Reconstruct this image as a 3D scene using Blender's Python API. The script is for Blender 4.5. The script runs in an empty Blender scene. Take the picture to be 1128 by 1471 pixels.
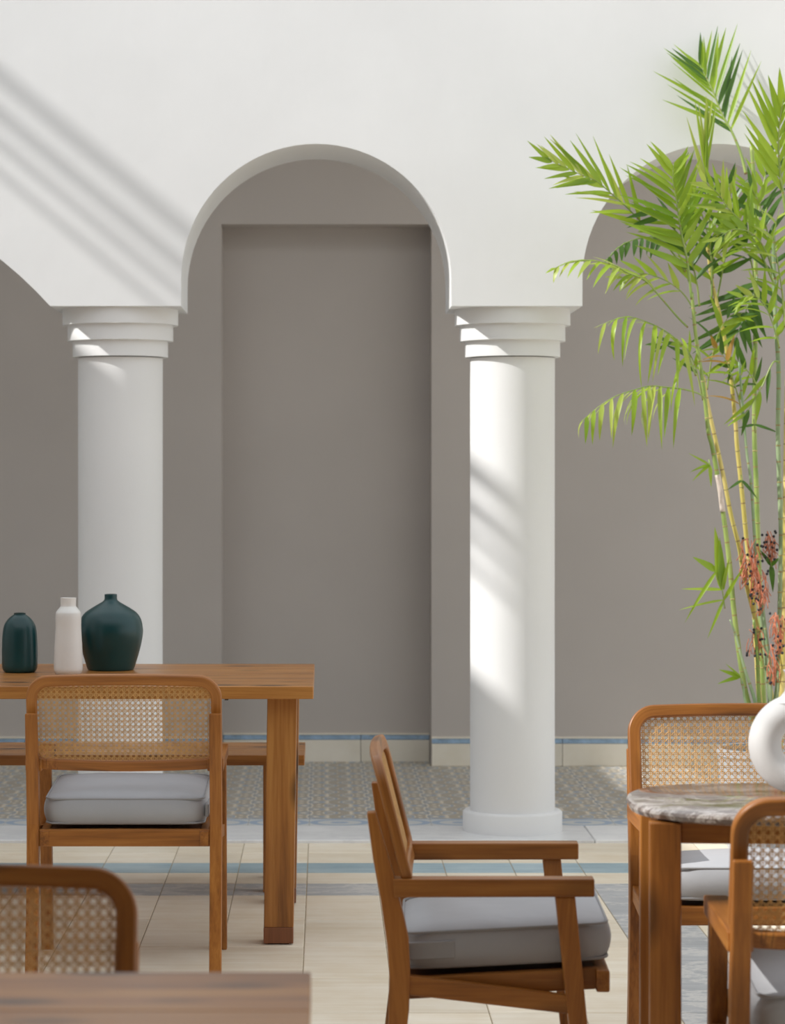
import bpy, bmesh, math, random
from mathutils import Vector, Matrix

# ------------------------------------------------------------------ camera, sky, sun, exposure
F, VPX, VPY, H = 3800.0, 466.0, 690.0, 1.34        # focal length (px), vanishing point (px), eye height (m)
W_PX, H_PX = 1128.0, 1471.0
scene = bpy.context.scene
col = scene.collection

cam_d = bpy.data.cameras.new('camera')
cam = bpy.data.objects.new('camera', cam_d)
col.objects.link(cam)
cam.location = (0, 0, H)
cam.rotation_euler = (math.radians(90), 0, 0)
cam_d.sensor_fit = 'HORIZONTAL'
cam_d.sensor_width = 36.0
cam_d.lens = 36.0 * F / W_PX
cam_d.shift_x = (W_PX / 2 - VPX) / W_PX
cam_d.shift_y = -(H_PX / 2 - VPY) / W_PX
cam_d.clip_start, cam_d.clip_end = 0.1, 200
cam_d.dof.use_dof = True
cam_d.dof.focus_distance = 6.9
cam_d.dof.aperture_fstop = 9.5
scene.camera = cam

world = bpy.data.worlds.new('sky')
scene.world = world
world.use_nodes = True
bg = world.node_tree.nodes['Background']
bg.inputs[0].default_value = (0.93, 0.965, 1.0, 1)
bg.inputs[1].default_value = 0.92

SUN_M = 0.83                                        # drop per metre of X
sun_dir = Vector((1.0, 0.2586, -SUN_M)).normalized()
sun_d = bpy.data.lights.new('sun', 'SUN')
sun_d.energy = 3.6
sun_d.color = (1.0, 0.975, 0.935)
sun_d.angle = math.radians(0.65)
sun = bpy.data.objects.new('sun', sun_d)
col.objects.link(sun)
sun.rotation_euler = sun_dir.to_track_quat('-Z', 'Y').to_euler()
sun.location = (-6, 2, 9)

scene.view_settings.view_transform = 'Standard'
scene.view_settings.look = 'None'
scene.view_settings.gamma = 1.0
scene.view_settings.use_curve_mapping = False
scene.view_settings.exposure = 0.28

random.seed(7)


def P(px, py, d):
    """point seen at pixel (px,py) at depth d"""
    return Vector(((px - VPX) / F * d, d, H - (py - VPY) / F * d))


def fdepth(py, z=0.0):
    """depth of a point of height z that shows at row py"""
    return (H - z) * F / (py - VPY)


# ------------------------------------------------------------------ materials
def new_mat(name):
    m = bpy.data.materials.new(name)
    m.use_nodes = True
    nt = m.node_tree
    return m, nt, nt.nodes['Principled BSDF']


def node(nt, typ, **kw):
    n = nt.nodes.new(typ)
    for k, v in kw.items():
        setattr(n, k, v)
    return n


def math_n(nt, op, a, b=None, clamp=False):
    n = node(nt, 'ShaderNodeMath', operation=op, use_clamp=clamp)
    for i, v in enumerate((a, b)):
        if v is None:
            continue
        if isinstance(v, (int, float)):
            n.inputs[i].default_value = v
        else:
            nt.links.new(v, n.inputs[i])
    return n.outputs[0]


def ramp(nt, fac, stops, interp='LINEAR'):
    r = node(nt, 'ShaderNodeValToRGB')
    r.color_ramp.interpolation = interp
    el = r.color_ramp.elements
    while len(el) < len(stops):
        el.new(0.5)
    for e, (p, c) in zip(el, stops):
        e.position = p
        e.color = (*c, 1)
    nt.links.new(fac, r.inputs[0])
    return r.outputs[0]


def mixc(nt, fac, a, b, blend='MIX'):
    n = node(nt, 'ShaderNodeMix', data_type='RGBA', blend_type=blend)
    for sock, v in ((n.inputs[0], fac), (n.inputs[6], a), (n.inputs[7], b)):
        if isinstance(v, (int, float)):
            sock.default_value = v
        elif isinstance(v, tuple):
            sock.default_value = (*v, 1)
        else:
            nt.links.new(v, sock)
    return n.outputs[2]


def noise(nt, vec, scale, detail=3, rough=0.5):
    n = node(nt, 'ShaderNodeTexNoise')
    n.inputs['Scale'].default_value = scale
    n.inputs['Detail'].default_value = detail
    n.inputs['Roughness'].default_value = rough
    if vec is not None:
        nt.links.new(vec, n.inputs['Vector'])
    return n.outputs[0]


def bump(nt, bsdf, height, strength, dist=0.002):
    b = node(nt, 'ShaderNodeBump')
    b.inputs['Strength'].default_value = strength
    b.inputs['Distance'].default_value = dist
    nt.links.new(height, b.inputs['Height'])
    nt.links.new(b.outputs[0], bsdf.inputs['Normal'])


def geo_pos(nt):
    return node(nt, 'ShaderNodeNewGeometry').outputs['Position']


def obj_co(nt):
    return node(nt, 'ShaderNodeTexCoord').outputs['Object']


def vmap(nt, vec, scale=(1, 1, 1), loc=(0, 0, 0)):
    m = node(nt, 'ShaderNodeMapping')
    m.inputs['Scale'].default_value = scale
    m.inputs['Location'].default_value = loc
    nt.links.new(vec, m.inputs['Vector'])
    return m.outputs[0]


def rand_offset(nt, vec, amount=37.0):
    inf = node(nt, 'ShaderNodeObjectInfo')
    mul = math_n(nt, 'MULTIPLY', inf.outputs['Random'], amount)
    comb = node(nt, 'ShaderNodeCombineXYZ')
    for i in range(3):
        nt.links.new(mul, comb.inputs[i])
    add = node(nt, 'ShaderNodeVectorMath', operation='ADD')
    nt.links.new(vec, add.inputs[0])
    nt.links.new(comb.outputs[0], add.inputs[1])
    return add.outputs[0], inf.outputs['Random']


def plaster(name, c, var=0.05, rough=0.85):
    m, nt, b = new_mat(name)
    p = geo_pos(nt)
    n1 = noise(nt, p, 2.2, 4)
    lo = tuple(x * (1 - var) for x in c)
    nt.links.new(ramp(nt, n1, [(0.3, lo), (0.7, c)]), b.inputs['Base Color'])
    b.inputs['Roughness'].default_value = rough
    bump(nt, b, noise(nt, vmap(nt, p, (1, 1, 0.35)), 22, 5, 0.6), 0.25, 0.003)
    return m


def wood(name, dark, mid, light, knot=0.5, rough=0.42, scale=1.0):
    m, nt, b = new_mat(name)
    at = node(nt, 'ShaderNodeAttribute', attribute_name='grain').outputs['Vector']
    v, rnd = rand_offset(nt, at)
    s = scale
    n1 = noise(nt, vmap(nt, v, (1.6 * s, 26 * s, 26 * s)), 1.0, 5, 0.6)
    n2 = noise(nt, vmap(nt, v, (6 * s, 180 * s, 180 * s)), 1.0, 3, 0.6)
    n3 = noise(nt, vmap(nt, v, (1.2, 5, 5)), 1.0, 2)
    g = math_n(nt, 'ADD', math_n(nt, 'MULTIPLY', n1, 0.6), math_n(nt, 'MULTIPLY', n2, 0.25))
    g = math_n(nt, 'ADD', g, math_n(nt, 'MULTIPLY', n3, 0.2))
    c = ramp(nt, g, [(0.40, dark), (0.52, mid), (0.65, light)])
    vo = node(nt, 'ShaderNodeTexVoronoi')
    vo.inputs['Scale'].default_value = 1.0
    vo.inputs['Randomness'].default_value = 1.0
    nt.links.new(vmap(nt, v, (4.0, 10, 10)), vo.inputs['Vector'])
    k = ramp(nt, vo.outputs['Distance'], [(0.12, (1, 1, 1)), (0.30, (0, 0, 0))])
    kk = math_n(nt, 'MULTIPLY', k, knot)
    c = mixc(nt, kk, c, tuple(x * 0.28 for x in dark))
    tint = math_n(nt, 'ADD', math_n(nt, 'MULTIPLY', rnd, 0.22), 0.89)
    hs = node(nt, 'ShaderNodeHueSaturation')
    nt.links.new(tint, hs.inputs['Value'])
    nt.links.new(c, hs.inputs['Color'])
    nt.links.new(hs.outputs[0], b.inputs['Base Color'])
    b.inputs['Roughness'].default_value = rough
    bump(nt, b, n2, 0.12, 0.001)
    return m


def simple(name, c, rough=0.6, var=0.0, scale=20, spec=0.5):
    m, nt, b = new_mat(name)
    if var:
        n1 = noise(nt, obj_co(nt), scale, 4)
        nt.links.new(ramp(nt, n1, [(0.3, tuple(x * (1 - var) for x in c)), (0.7, tuple(min(1, x * (1 + var)) for x in c))]), b.inputs['Base Color'])
    else:
        b.inputs['Base Color'].default_value = (*c, 1)
    b.inputs['Roughness'].default_value = rough
    b.inputs['Specular IOR Level'].default_value = spec
    return m


def tile_mat(name, a, bcol, rough=0.45, streak=(2.0, 30, 1), vein=None):
    m, nt, b = new_mat(name)
    v, rnd = rand_offset(nt, obj_co(nt))
    n1 = noise(nt, vmap(nt, v, streak), 1.0, 5, 0.6)
    n2 = noise(nt, v, 5, 4, 0.6)
    g = math_n(nt, 'ADD', math_n(nt, 'MULTIPLY', n1, 0.5), math_n(nt, 'MULTIPLY', n2, 0.5))
    c = ramp(nt, g, [(0.36, a), (0.62, bcol)])
    if vein:
        n3 = noise(nt, vmap(nt, v, (3, 5, 3)), 1.0, 6, 0.7)
        c = mixc(nt, ramp(nt, math_n(nt, 'ABSOLUTE', math_n(nt, 'SUBTRACT', n3, 0.5)), [(0.0, (1, 1, 1)), (0.05, (0, 0, 0))]), c, vein)
    hs = node(nt, 'ShaderNodeHueSaturation')
    nt.links.new(math_n(nt, 'ADD', math_n(nt, 'MULTIPLY', rnd, 0.14), 0.93), hs.inputs['Value'])
    nt.links.new(c, hs.inputs['Color'])
    nt.links.new(hs.outputs[0], b.inputs['Base Color'])
    b.inputs['Roughness'].default_value = rough
    return m


def pattern_tile_mat():
    """blue and beige arabesque cement tile"""
    m, nt, b = new_mat('patterned_cement')
    co = obj_co(nt)
    sep = node(nt, 'ShaderNodeSeparateXYZ')
    nt.links.new(co, sep.inputs[0])
    K = 2 * math.pi / 0.2368
    sx = math_n(nt, 'SINE', math_n(nt, 'MULTIPLY', sep.outputs[0], K * 2))
    sy = math_n(nt, 'SINE', math_n(nt, 'MULTIPLY', sep.outputs[1], K))
    cx = math_n(nt, 'COSINE', math_n(nt, 'MULTIPLY', sep.outputs[0], K * 3))
    cy = math_n(nt, 'COSINE', math_n(nt, 'MULTIPLY', sep.outputs[1], K * 2))
    f1 = math_n(nt, 'MULTIPLY', sx, sy)
    f2 = math_n(nt, 'ADD', cx, cy)
    w = math_n(nt, 'SINE', math_n(nt, 'ADD', math_n(nt, 'MULTIPLY', f1, 3.0), math_n(nt, 'MULTIPLY', f2, 1.0)))
    w2 = math_n(nt, 'SINE', math_n(nt, 'ADD', math_n(nt, 'MULTIPLY', f2, 2.2), math_n(nt, 'MULTIPLY', f1, 1.4)))
    h = math_n(nt, 'ADD', math_n(nt, 'MULTIPLY', w, 0.5), 0.5)
    h2 = math_n(nt, 'ADD', math_n(nt, 'MULTIPLY', w2, 0.5), 0.5)
    n1 = noise(nt, geo_pos(nt), 7, 3)
    base = ramp(nt, h, [(0.0, (0.24, 0.33, 0.45)), (0.24, (0.34, 0.40, 0.46)), (0.30, (0.66, 0.58, 0.45)), (0.72, (0.76, 0.68, 0.55)), (0.86, (0.40, 0.35, 0.27))])
    c = mixc(nt, ramp(nt, h2, [(0.70, (0, 0, 0)), (0.78, (0.85, 0.85, 0.85))]), base, (0.40, 0.36, 0.30))
    c = mixc(nt, ramp(nt, n1, [(0.45, (0, 0, 0)), (0.75, (0.35, 0.35, 0.35))]), c, (0.46, 0.41, 0.33))
    nt.links.new(c, b.inputs['Base Color'])
    b.inputs['Roughness'].default_value = 0.4
    return m


def border_tile_mat():
    """running scroll border: blue loops on white"""
    m, nt, b = new_mat('scroll_border_cement')
    co = obj_co(nt)
    sep = node(nt, 'ShaderNodeSeparateXYZ')
    nt.links.new(co, sep.inputs[0])
    ax = math_n(nt, 'MULTIPLY', sep.outputs[0], 1 / 0.11)
    ay = math_n(nt, 'MULTIPLY', sep.outputs[1], 1 / 0.085)
    r = math_n(nt, 'SQRT', math_n(nt, 'ADD', math_n(nt, 'MULTIPLY', ax, ax), math_n(nt, 'MULTIPLY', ay, ay)))
    ring = math_n(nt, 'SINE', math_n(nt, 'MULTIPLY', r, 8.5))
    c = ramp(nt, ring, [(0.25, (0.62, 0.63, 0.62)), (0.45, (0.33, 0.43, 0.56))])
    edge = math_n(nt, 'GREATER_THAN', math_n(nt, 'ABSOLUTE', sep.outputs[1]), 0.098)
    c = mixc(nt, edge, c, (0.28, 0.38, 0.52))
    nt.links.new(c, b.inputs['Base Color'])
    b.inputs['Roughness'].default_value = 0.4
    return m


def leaf_mat(name, a, bcol, tr):
    m, nt, b = new_mat(name)
    v, rnd = rand_offset(nt, obj_co(nt))
    n1 = noise(nt, v, 2.0, 2)
    mixf = math_n(nt, 'ADD', math_n(nt, 'MULTIPLY', n1, 0.5), math_n(nt, 'MULTIPLY', rnd, 0.5))
    c = ramp(nt, mixf, [(0.2, a), (0.75, bcol)])
    nt.links.new(c, b.inputs['Base Color'])
    b.inputs['Roughness'].default_value = 0.38
    t = node(nt, 'ShaderNodeBsdfTranslucent')
    t.inputs[0].default_value = (*tr, 1)
    mx = node(nt, 'ShaderNodeMixShader')
    mx.inputs[0].default_value = 0.42
    nt.links.new(b.outputs[0], mx.inputs[1])
    nt.links.new(t.outputs[0], mx.inputs[2])
    nt.links.new(mx.outputs[0], nt.nodes['Material Output'].inputs[0])
    return m


def stem_mat(name, a, bcol):
    m, nt, b = new_mat(name)
    at = node(nt, 'ShaderNodeAttribute', attribute_name='grain').outputs['Vector']
    v, rnd = rand_offset(nt, at)
    n1 = noise(nt, vmap(nt, v, (7, 20, 20)), 1.0, 3)
    c = ramp(nt, n1, [(0.35, a), (0.65, bcol)])
    sep = node(nt, 'ShaderNodeSeparateXYZ')
    nt.links.new(at, sep.inputs[0])
    ringp = math_n(nt, 'FRACT', math_n(nt, 'MULTIPLY', sep.outputs[0], 1 / 0.13))
    ring = math_n(nt, 'LESS_THAN', ringp, 0.035)
    c = mixc(nt, ring, c, (0.30, 0.20, 0.08))
    nt.links.new(c, b.inputs['Base Color'])
    b.inputs['Roughness'].default_value = 0.4
    return m


def marble_mat():
    m, nt, b = new_mat('grey_brown_marble')
    co = vmap(nt, obj_co(nt), (1, 2.2, 1))
    n0 = noise(nt, co, 3.0, 6, 0.65)
    add = node(nt, 'ShaderNodeVectorMath', operation='ADD')
    nt.links.new(co, add.inputs[0])
    cb = node(nt, 'ShaderNodeCombineXYZ')
    nt.links.new(n0, cb.inputs[0]); nt.links.new(n0, cb.inputs[1])
    nt.links.new(cb.outputs[0], add.inputs[1])
    n1 = noise(nt, add.outputs[0], 7, 6, 0.6)
    c = ramp(nt, n1, [(0.3, (0.10, 0.07, 0.055)), (0.46, (0.17, 0.13, 0.11)), (0.52, (0.50, 0.46, 0.43)), (0.58, (0.19, 0.155, 0.14)), (0.8, (0.12, 0.10, 0.09))])
    nt.links.new(c, b.inputs['Base Color'])
    b.inputs['Roughness'].default_value = 0.07
    return m


def fabric_mat(name, c):
    m, nt, b = new_mat(name)
    co = obj_co(nt)
    n1 = noise(nt, co, 7, 4)
    nt.links.new(ramp(nt, n1, [(0.3, tuple(x * 0.93 for x in c)), (0.7, c)]), b.inputs['Base Color'])
    b.inputs['Roughness'].default_value = 0.9
    b.inputs['Sheen Weight'].default_value = 0.15
    hgt = math_n(nt, 'ADD', noise(nt, co, 9, 3), math_n(nt, 'MULTIPLY', noise(nt, co, 500, 2), 0.05))
    bump(nt, b, hgt, 0.35, 0.01)
    return m


M = {}
M['white'] = plaster('white_plaster', (0.795, 0.80, 0.805))
M['column'] = plaster('white_column_paint', (0.815, 0.815, 0.815), 0.04, 0.7)
M['grey'] = plaster('grey_plaster', (0.52, 0.475, 0.440), 0.05)
M['ceil'] = plaster('ceiling_plaster', (0.8, 0.79, 0.77))
M['darkceil'] = plaster('shading_ceiling', (0.55, 0.50, 0.45))  # even tone, set for how much light the added gallery roof returns
M['mortar'] = simple('mortar', (0.40, 0.33, 0.23), 0.9, 0.15)
M['beds'] = simple('tile_bed', (0.36, 0.34, 0.30), 0.9)
M['cream'] = tile_mat('cream_stone_tile', (0.76, 0.64, 0.47), (0.88, 0.795, 0.655))
M['blue'] = tile_mat('blue_grey_stone_tile', (0.26, 0.38, 0.44), (0.42, 0.53, 0.57))
M['greyt'] = tile_mat('grey_stone_tile', (0.35, 0.36, 0.37), (0.50, 0.50, 0.50), vein=(0.62, 0.60, 0.57))
M['marble_w'] = tile_mat('white_marble_slab', (0.76, 0.76, 0.76), (0.86, 0.86, 0.86), 0.35, (3, 6, 1), vein=(0.74, 0.74, 0.75))
M['pattern'] = pattern_tile_mat()
M['border'] = border_tile_mat()
M['skirt'] = tile_mat('cream_skirting_tile', (0.76, 0.70, 0.58), (0.85, 0.80, 0.70), 0.4)
M['skirtblue'] = simple('blue_skirting_edge', (0.30, 0.43, 0.58), 0.4, 0.25, 30)
M['chairwood'] = wood('orange_pine', (0.18, 0.060, 0.010), (0.33, 0.118, 0.019), (0.44, 0.178, 0.034), 0.6)
M['tablewood'] = wood('table_pine', (0.19, 0.068, 0.014), (0.35, 0.138, 0.029), (0.47, 0.215, 0.054), 0.95, 0.34, 0.8)
M['capwood'] = wood('dark_foot_wood', (0.16, 0.055, 0.02), (0.20, 0.07, 0.028), (0.25, 0.09, 0.035), 0.0)
M['cane'] = simple('woven_cane', (0.64, 0.38, 0.14), 0.5, 0.15, 60)
M['fabric'] = fabric_mat('grey_cushion_fabric', (0.41, 0.415, 0.435))
M['piping'] = fabric_mat('grey_piping_fabric', (0.35, 0.35, 0.36))
M['teal'] = simple('dark_teal_ceramic', (0.003, 0.046, 0.050), 0.30, 0.2, 8)
M['tealin'] = simple('vase_inside', (0.006, 0.02, 0.022), 0.8)
M['whitecer'] = simple('white_ceramic', (0.80, 0.79, 0.76), 0.35, 0.03, 8)
M['whitematte'] = simple('white_matte_ceramic', (0.90, 0.895, 0.885), 0.55, 0.02, 8)
M['marble'] = marble_mat()
M['metal'] = simple('dark_metal', (0.05, 0.05, 0.05), 0.5)
M['pot'] = simple('pale_grey_pot', (0.55, 0.57, 0.60), 0.7, 0.06, 10)
M['soil'] = simple('soil', (0.06, 0.04, 0.03), 0.95, 0.4, 60)
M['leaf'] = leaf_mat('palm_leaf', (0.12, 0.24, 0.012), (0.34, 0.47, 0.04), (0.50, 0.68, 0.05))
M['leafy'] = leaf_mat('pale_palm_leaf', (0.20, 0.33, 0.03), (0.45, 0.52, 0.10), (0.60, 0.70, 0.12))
M['leafd'] = leaf_mat('dark_palm_leaf', (0.035, 0.095, 0.012), (0.09, 0.19, 0.03), (0.12, 0.25, 0.03))  # dark green, also standing in for shade on the hanging frond
M['leafdry'] = leaf_mat('dry_palm_leaf', (0.35, 0.16, 0.03), (0.5, 0.33, 0.06), (0.5, 0.3, 0.05))
M['stemg'] = stem_mat('green_cane_stem', (0.20, 0.30, 0.07), (0.36, 0.44, 0.13))
M['stemb'] = stem_mat('bluish_green_stem', (0.19, 0.29, 0.15), (0.33, 0.42, 0.24))
M['stemy'] = stem_mat('yellow_cane_stem', (0.50, 0.42, 0.08), (0.66, 0.54, 0.20))
M['stemw'] = simple('papery_leaf_sheath', (0.62, 0.53, 0.46), 0.8, 0.2, 30)
M['scar'] = simple('leaf_scar', (0.36, 0.30, 0.12), 0.7, 0.3, 40)
M['stalk'] = simple('orange_fruit_stalk', (0.56, 0.19, 0.10), 0.6, 0.25, 40)
M['berry'] = simple('black_berry', (0.015, 0.015, 0.022), 0.35)


# ------------------------------------------------------------------ mesh helpers
def mk(name, verts, faces, mat, parent=None, smooth=False, bevel=0.0, grain=None, gvals=None, sharp=None, seg=2):
    me = bpy.data.meshes.new(name)
    me.from_pydata([tuple(v) for v in verts], [], faces)
    me.update()
    bm = bmesh.new(); bm.from_mesh(me)
    bmesh.ops.recalc_face_normals(bm, faces=bm.faces)
    bm.to_mesh(me); bm.free()
    if grain is not None or gvals is not None:
        at = me.attributes.new('grain', 'FLOAT_VECTOR', 'POINT')
        if gvals is None:
            ax = Vector(grain).normalized()
            o1 = ax.orthogonal().normalized(); o2 = ax.cross(o1)
            gvals = [(ax.dot(v.co), o1.dot(v.co), o2.dot(v.co)) for v in me.vertices]
        for i, g in enumerate(gvals):
            at.data[i].vector = g
    if smooth:
        me.polygons.foreach_set('use_smooth', [True] * len(me.polygons))
        if sharp:
            me.set_sharp_from_angle(angle=math.radians(sharp))
    me.materials.append(mat)
    o = bpy.data.objects.new(name, me)
    col.objects.link(o)
    if parent:
        o.parent = parent
    if bevel:
        b = o.modifiers.new('bevel', 'BEVEL')
        b.width = bevel; b.segments = seg; b.limit_method = 'ANGLE'
        b.angle_limit = math.radians(35)
    return o


def box_vf(x0, x1, y0, y1, z0, z1):
    v = [(x0, y0, z0), (x1, y0, z0), (x1, y1, z0), (x0, y1, z0), (x0, y0, z1), (x1, y0, z1), (x1, y1, z1), (x0, y1, z1)]
    f = [(0, 3, 2, 1), (4, 5, 6, 7), (0, 1, 5, 4), (1, 2, 6, 5), (2, 3, 7, 6), (3, 0, 4, 7)]
    return v, f


def join_vf(lst):
    V, Fc = [], []
    for v, f in lst:
        o = len(V)
        V += list(v)
        Fc += [tuple(i + o for i in q) for q in f]
    return V, Fc


def box(name, b, mat, parent=None, **kw):
    return mk(name, *box_vf(*b), mat, parent, **kw)


def prism_vf(pts, t0, t1, put):
    """2-D polygon swept from t0 to t1; put(a,b,t) -> 3-D"""
    n = len(pts)
    v = [put(a, b, t0) for a, b in pts] + [put(a, b, t1) for a, b in pts]
    f = [tuple(range(n)), tuple(range(2 * n - 1, n - 1, -1))]
    f += [(i, i + n, (i + 1) % n + n, (i + 1) % n) for i in range(n)]
    return v, f


def lathe_vf(prof, n=48, c=(0, 0, 0)):
    v, f = [], []
    for r, z in prof:
        for k in range(n):
            a = 2 * math.pi * k / n
            v.append((c[0] + r * math.cos(a), c[1] + r * math.sin(a), c[2] + z))
    m = len(prof)
    for i in range(m - 1):
        for k in range(n):
            k2 = (k + 1) % n
            f.append((i * n + k, i * n + k2, (i + 1) * n + k2, (i + 1) * n + k))
    f.append(tuple(range(n - 1, -1, -1)))
    f.append(tuple((m - 1) * n + k for k in range(n)))
    return v, f


def smooth_path(pts, k):
    """Catmull-Rom through pts, k samples per span"""
    pts = [Vector(p) for p in pts]
    if len(pts) < 3:
        return [pts[0].lerp(pts[-1], i / k) for i in range(k + 1)]
    out = []
    ext = [pts[0] * 2 - pts[1]] + pts + [pts[-1] * 2 - pts[-2]]
    for i in range(1, len(ext) - 2):
        a, b, c, d = ext[i - 1:i + 3]
        for j in range(k):
            t = j / k
            out.append(0.5 * ((2 * b) + (c - a) * t + (2 * a - 5 * b + 4 * c - d) * t * t + (3 * b - a - 3 * c + d) * t ** 3))
    out.append(pts[-1])
    return out


def tube_vf(path, radii, n=8, closed=False):
    path = [Vector(p) for p in path]
    m = len(path)
    if isinstance(radii, (int, float)):
        radii = [radii] * m
    v, f, g = [], [], []
    up = None
    run = 0.0
    for i, p in enumerate(path):
        if closed:
            t = path[(i + 1) % m] - path[i - 1]
        else:
            t = path[min(i + 1, m - 1)] - path[max(i - 1, 0)]
        t.normalize()
        if up is None:
            up = t.orthogonal().normalized()
        up = (up - t * up.dot(t)).normalized()
        s = t.cross(up)
        if i:
            run += (p - path[i - 1]).length
        for k in range(n):
            a = 2 * math.pi * k / n
            v.append(p + (up * math.cos(a) + s * math.sin(a)) * radii[i])
            g.append((run, radii[i] * math.cos(a), radii[i] * math.sin(a)))
    for i in range(m if closed else m - 1):
        j = (i + 1) % m
        for k in range(n):
            k2 = (k + 1) % n
            f.append((i * n + k, i * n + k2, j * n + k2, j * n + k))
    if not closed:
        f.append(tuple(range(n - 1, -1, -1)))
        f.append(tuple((m - 1) * n + k for k in range(n)))
    return v, f, g


def empty(name, loc=(0, 0, 0), rz=0.0):
    o = bpy.data.objects.new(name, None)
    o.empty_display_size = 0.1
    col.objects.link(o)
    o.location = loc
    o.rotation_euler = (0, 0, rz)
    return o


def tag(o, label=None, cat=None, group=None, kind=None):
    if label: o['label'] = label
    if cat: o['category'] = cat
    if group: o['group'] = group
    if kind: o['kind'] = kind
    return o


def copy_tree(o, parent=None):
    c = o.copy()
    col.objects.link(c)
    c.parent = parent
    for ch in list(o.children):
        copy_tree(ch, c)
    return c


def dup_piece(proto, loc, parent, rz=0.0):
    c = proto.copy()
    col.objects.link(c)
    c.location = loc
    c.rotation_euler = (0, 0, rz)
    c.parent = parent
    return c


# ------------------------------------------------------------------ the setting
WF, WB = 9.816, 10.291           # front and back of the arcade wall
CY = 0.5 * (WF + WB)
SPR = 1.987                     # underside of the piers
RAD, ARC_Z = 0.5017, 2.087
PITCH = 1.49
PIER = 0.486
PX0 = -0.775                    # first pier centre
KERB0, KERB1 = 9.77, 10.18      # marble kerb
PBACK = 12.345                  # portico wall
NICHE = 12.53
XL, XR = -5.2, 2.45


def sm(o, label, cat):
    return tag(o, label, cat, kind='structure')


# arcade wall: one pierced slab
prof = [(XL, 3.4), (XR, 3.4)]
piers = [PX0 + PITCH * k for k in range(3)]
right_end = piers[-1] + PIER / 2
prof += [(XR, SPR)]
for k in range(2, 0, -1):
    c = 0.5 * (piers[k] + piers[k - 1])
    prof.append((piers[k] - PIER / 2, SPR))
    n = 40
    for i in range(n + 1):
        a = math.pi * i / n
        prof.append((c + RAD * math.cos(a), ARC_Z + RAD * math.sin(a)))
    prof.append((piers[k - 1] + PIER / 2, SPR))
# broad segmental arch beyond the first pier
sx = piers[0] - PIER / 2
R2, half = 1.553, 1.153
cx2, cz2 = sx - half, SPR - math.sqrt(R2 ** 2 - half ** 2)
a0 = math.asin(half / R2)
for i in range(33):
    a = a0 - 2 * a0 * i / 32
    prof.append((cx2 + R2 * math.sin(a), cz2 + R2 * math.cos(a)))
prof.append((XL, SPR))
clean = []
for p in prof:
    if not clean or (abs(p[0] - clean[-1][0]) + abs(p[1] - clean[-1][1])) > 1e-5:
        clean.append(p)
wall_front = mk('wall_front', *prism_vf(clean, WF, WB, lambda a, b, t: (a, t, b)), M['white'], smooth=True, sharp=30)
sm(wall_front, 'white plastered arcade wall pierced by round arches', 'wall')


def column_parts(parent):
    r = 0.161
    mk('shaft', *lathe_vf([(r, 0.07), (r * 0.995, 0.9), (r, SPR - 0.185)], 64), M['column'], parent, smooth=True, sharp=40)
    mk('base', *lathe_vf([(0.189, 0.0), (0.189, 0.070), (0.181, 0.078), (0.15, 0.078)], 64), M['column'], parent, smooth=True, sharp=50)
    z = SPR
    for rr in (0.2195, 0.2005, 0.181):
        mk('capital_ring', *lathe_vf([(rr, z - 0.0605), (rr, z)], 64), M['column'], parent, smooth=True, sharp=40)
        z -= 0.0605


cols = []
for i, lab in ((0, 'shaded white round column with stepped capital behind the long pine table and the vases'),
               (1, 'sun-streaked white round column on a low round base beside the potted palm')):
    e = empty('column', (piers[i], CY, 0.012))
    column_parts(e)
    tag(e, lab, 'column', kind='thing')
    e.scale.z = (SPR - 0.012) / SPR
    cols.append(e)
for q, x in enumerate((piers[2], cx2 - half - PIER / 2)):    # outside the frame, carrying the same wall
    pr = [(0.189, 0.012), (0.189, 0.135), (0.161, 0.135), (0.161, SPR - 0.18), (0.2195, SPR - 0.06), (0.2195, SPR)]
    sm(mk('column_outer', *lathe_vf(pr, 40, (x, CY, 0)), M['column'], smooth=True, sharp=40), 'white round arcade column beyond the %s arch' % ('round', 'broad')[q], 'column')

# portico back wall with its blind niche
nx0, nx1 = (318 - VPX) / F * PBACK, (620 - VPX) / F * PBACK
nz = H + (VPY - 322) / F * PBACK
CEIL = 3.25
bw = join_vf([box_vf(XL, nx0, PBACK, 12.9, 0, CEIL), box_vf(nx1, 12.0, PBACK, 12.9, 0, CEIL),
              box_vf(nx0, nx1, PBACK, 12.9, nz, CEIL), box_vf(nx0, nx1, NICHE, 12.9, 0, nz)])
wall_back = mk('wall_back', *bw, M['grey'])
sm(wall_back, 'grey plastered portico wall with a tall shallow niche', 'wall')
ceiling = box('ceiling', (XL, 2.45, 11.3, 12.9, CEIL, CEIL + 0.15), M['ceil'])  # unseen; front strip left open so that daylight reaches the portico
sm(ceiling, 'unseen pale ceiling over the rear of the portico, left open in front for light', 'ceiling')
sm(box('wall_end', (XL - 0.3, XL, WB, 12.9, 0, CEIL), M['white']), 'white end wall of the portico', 'wall')

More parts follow.
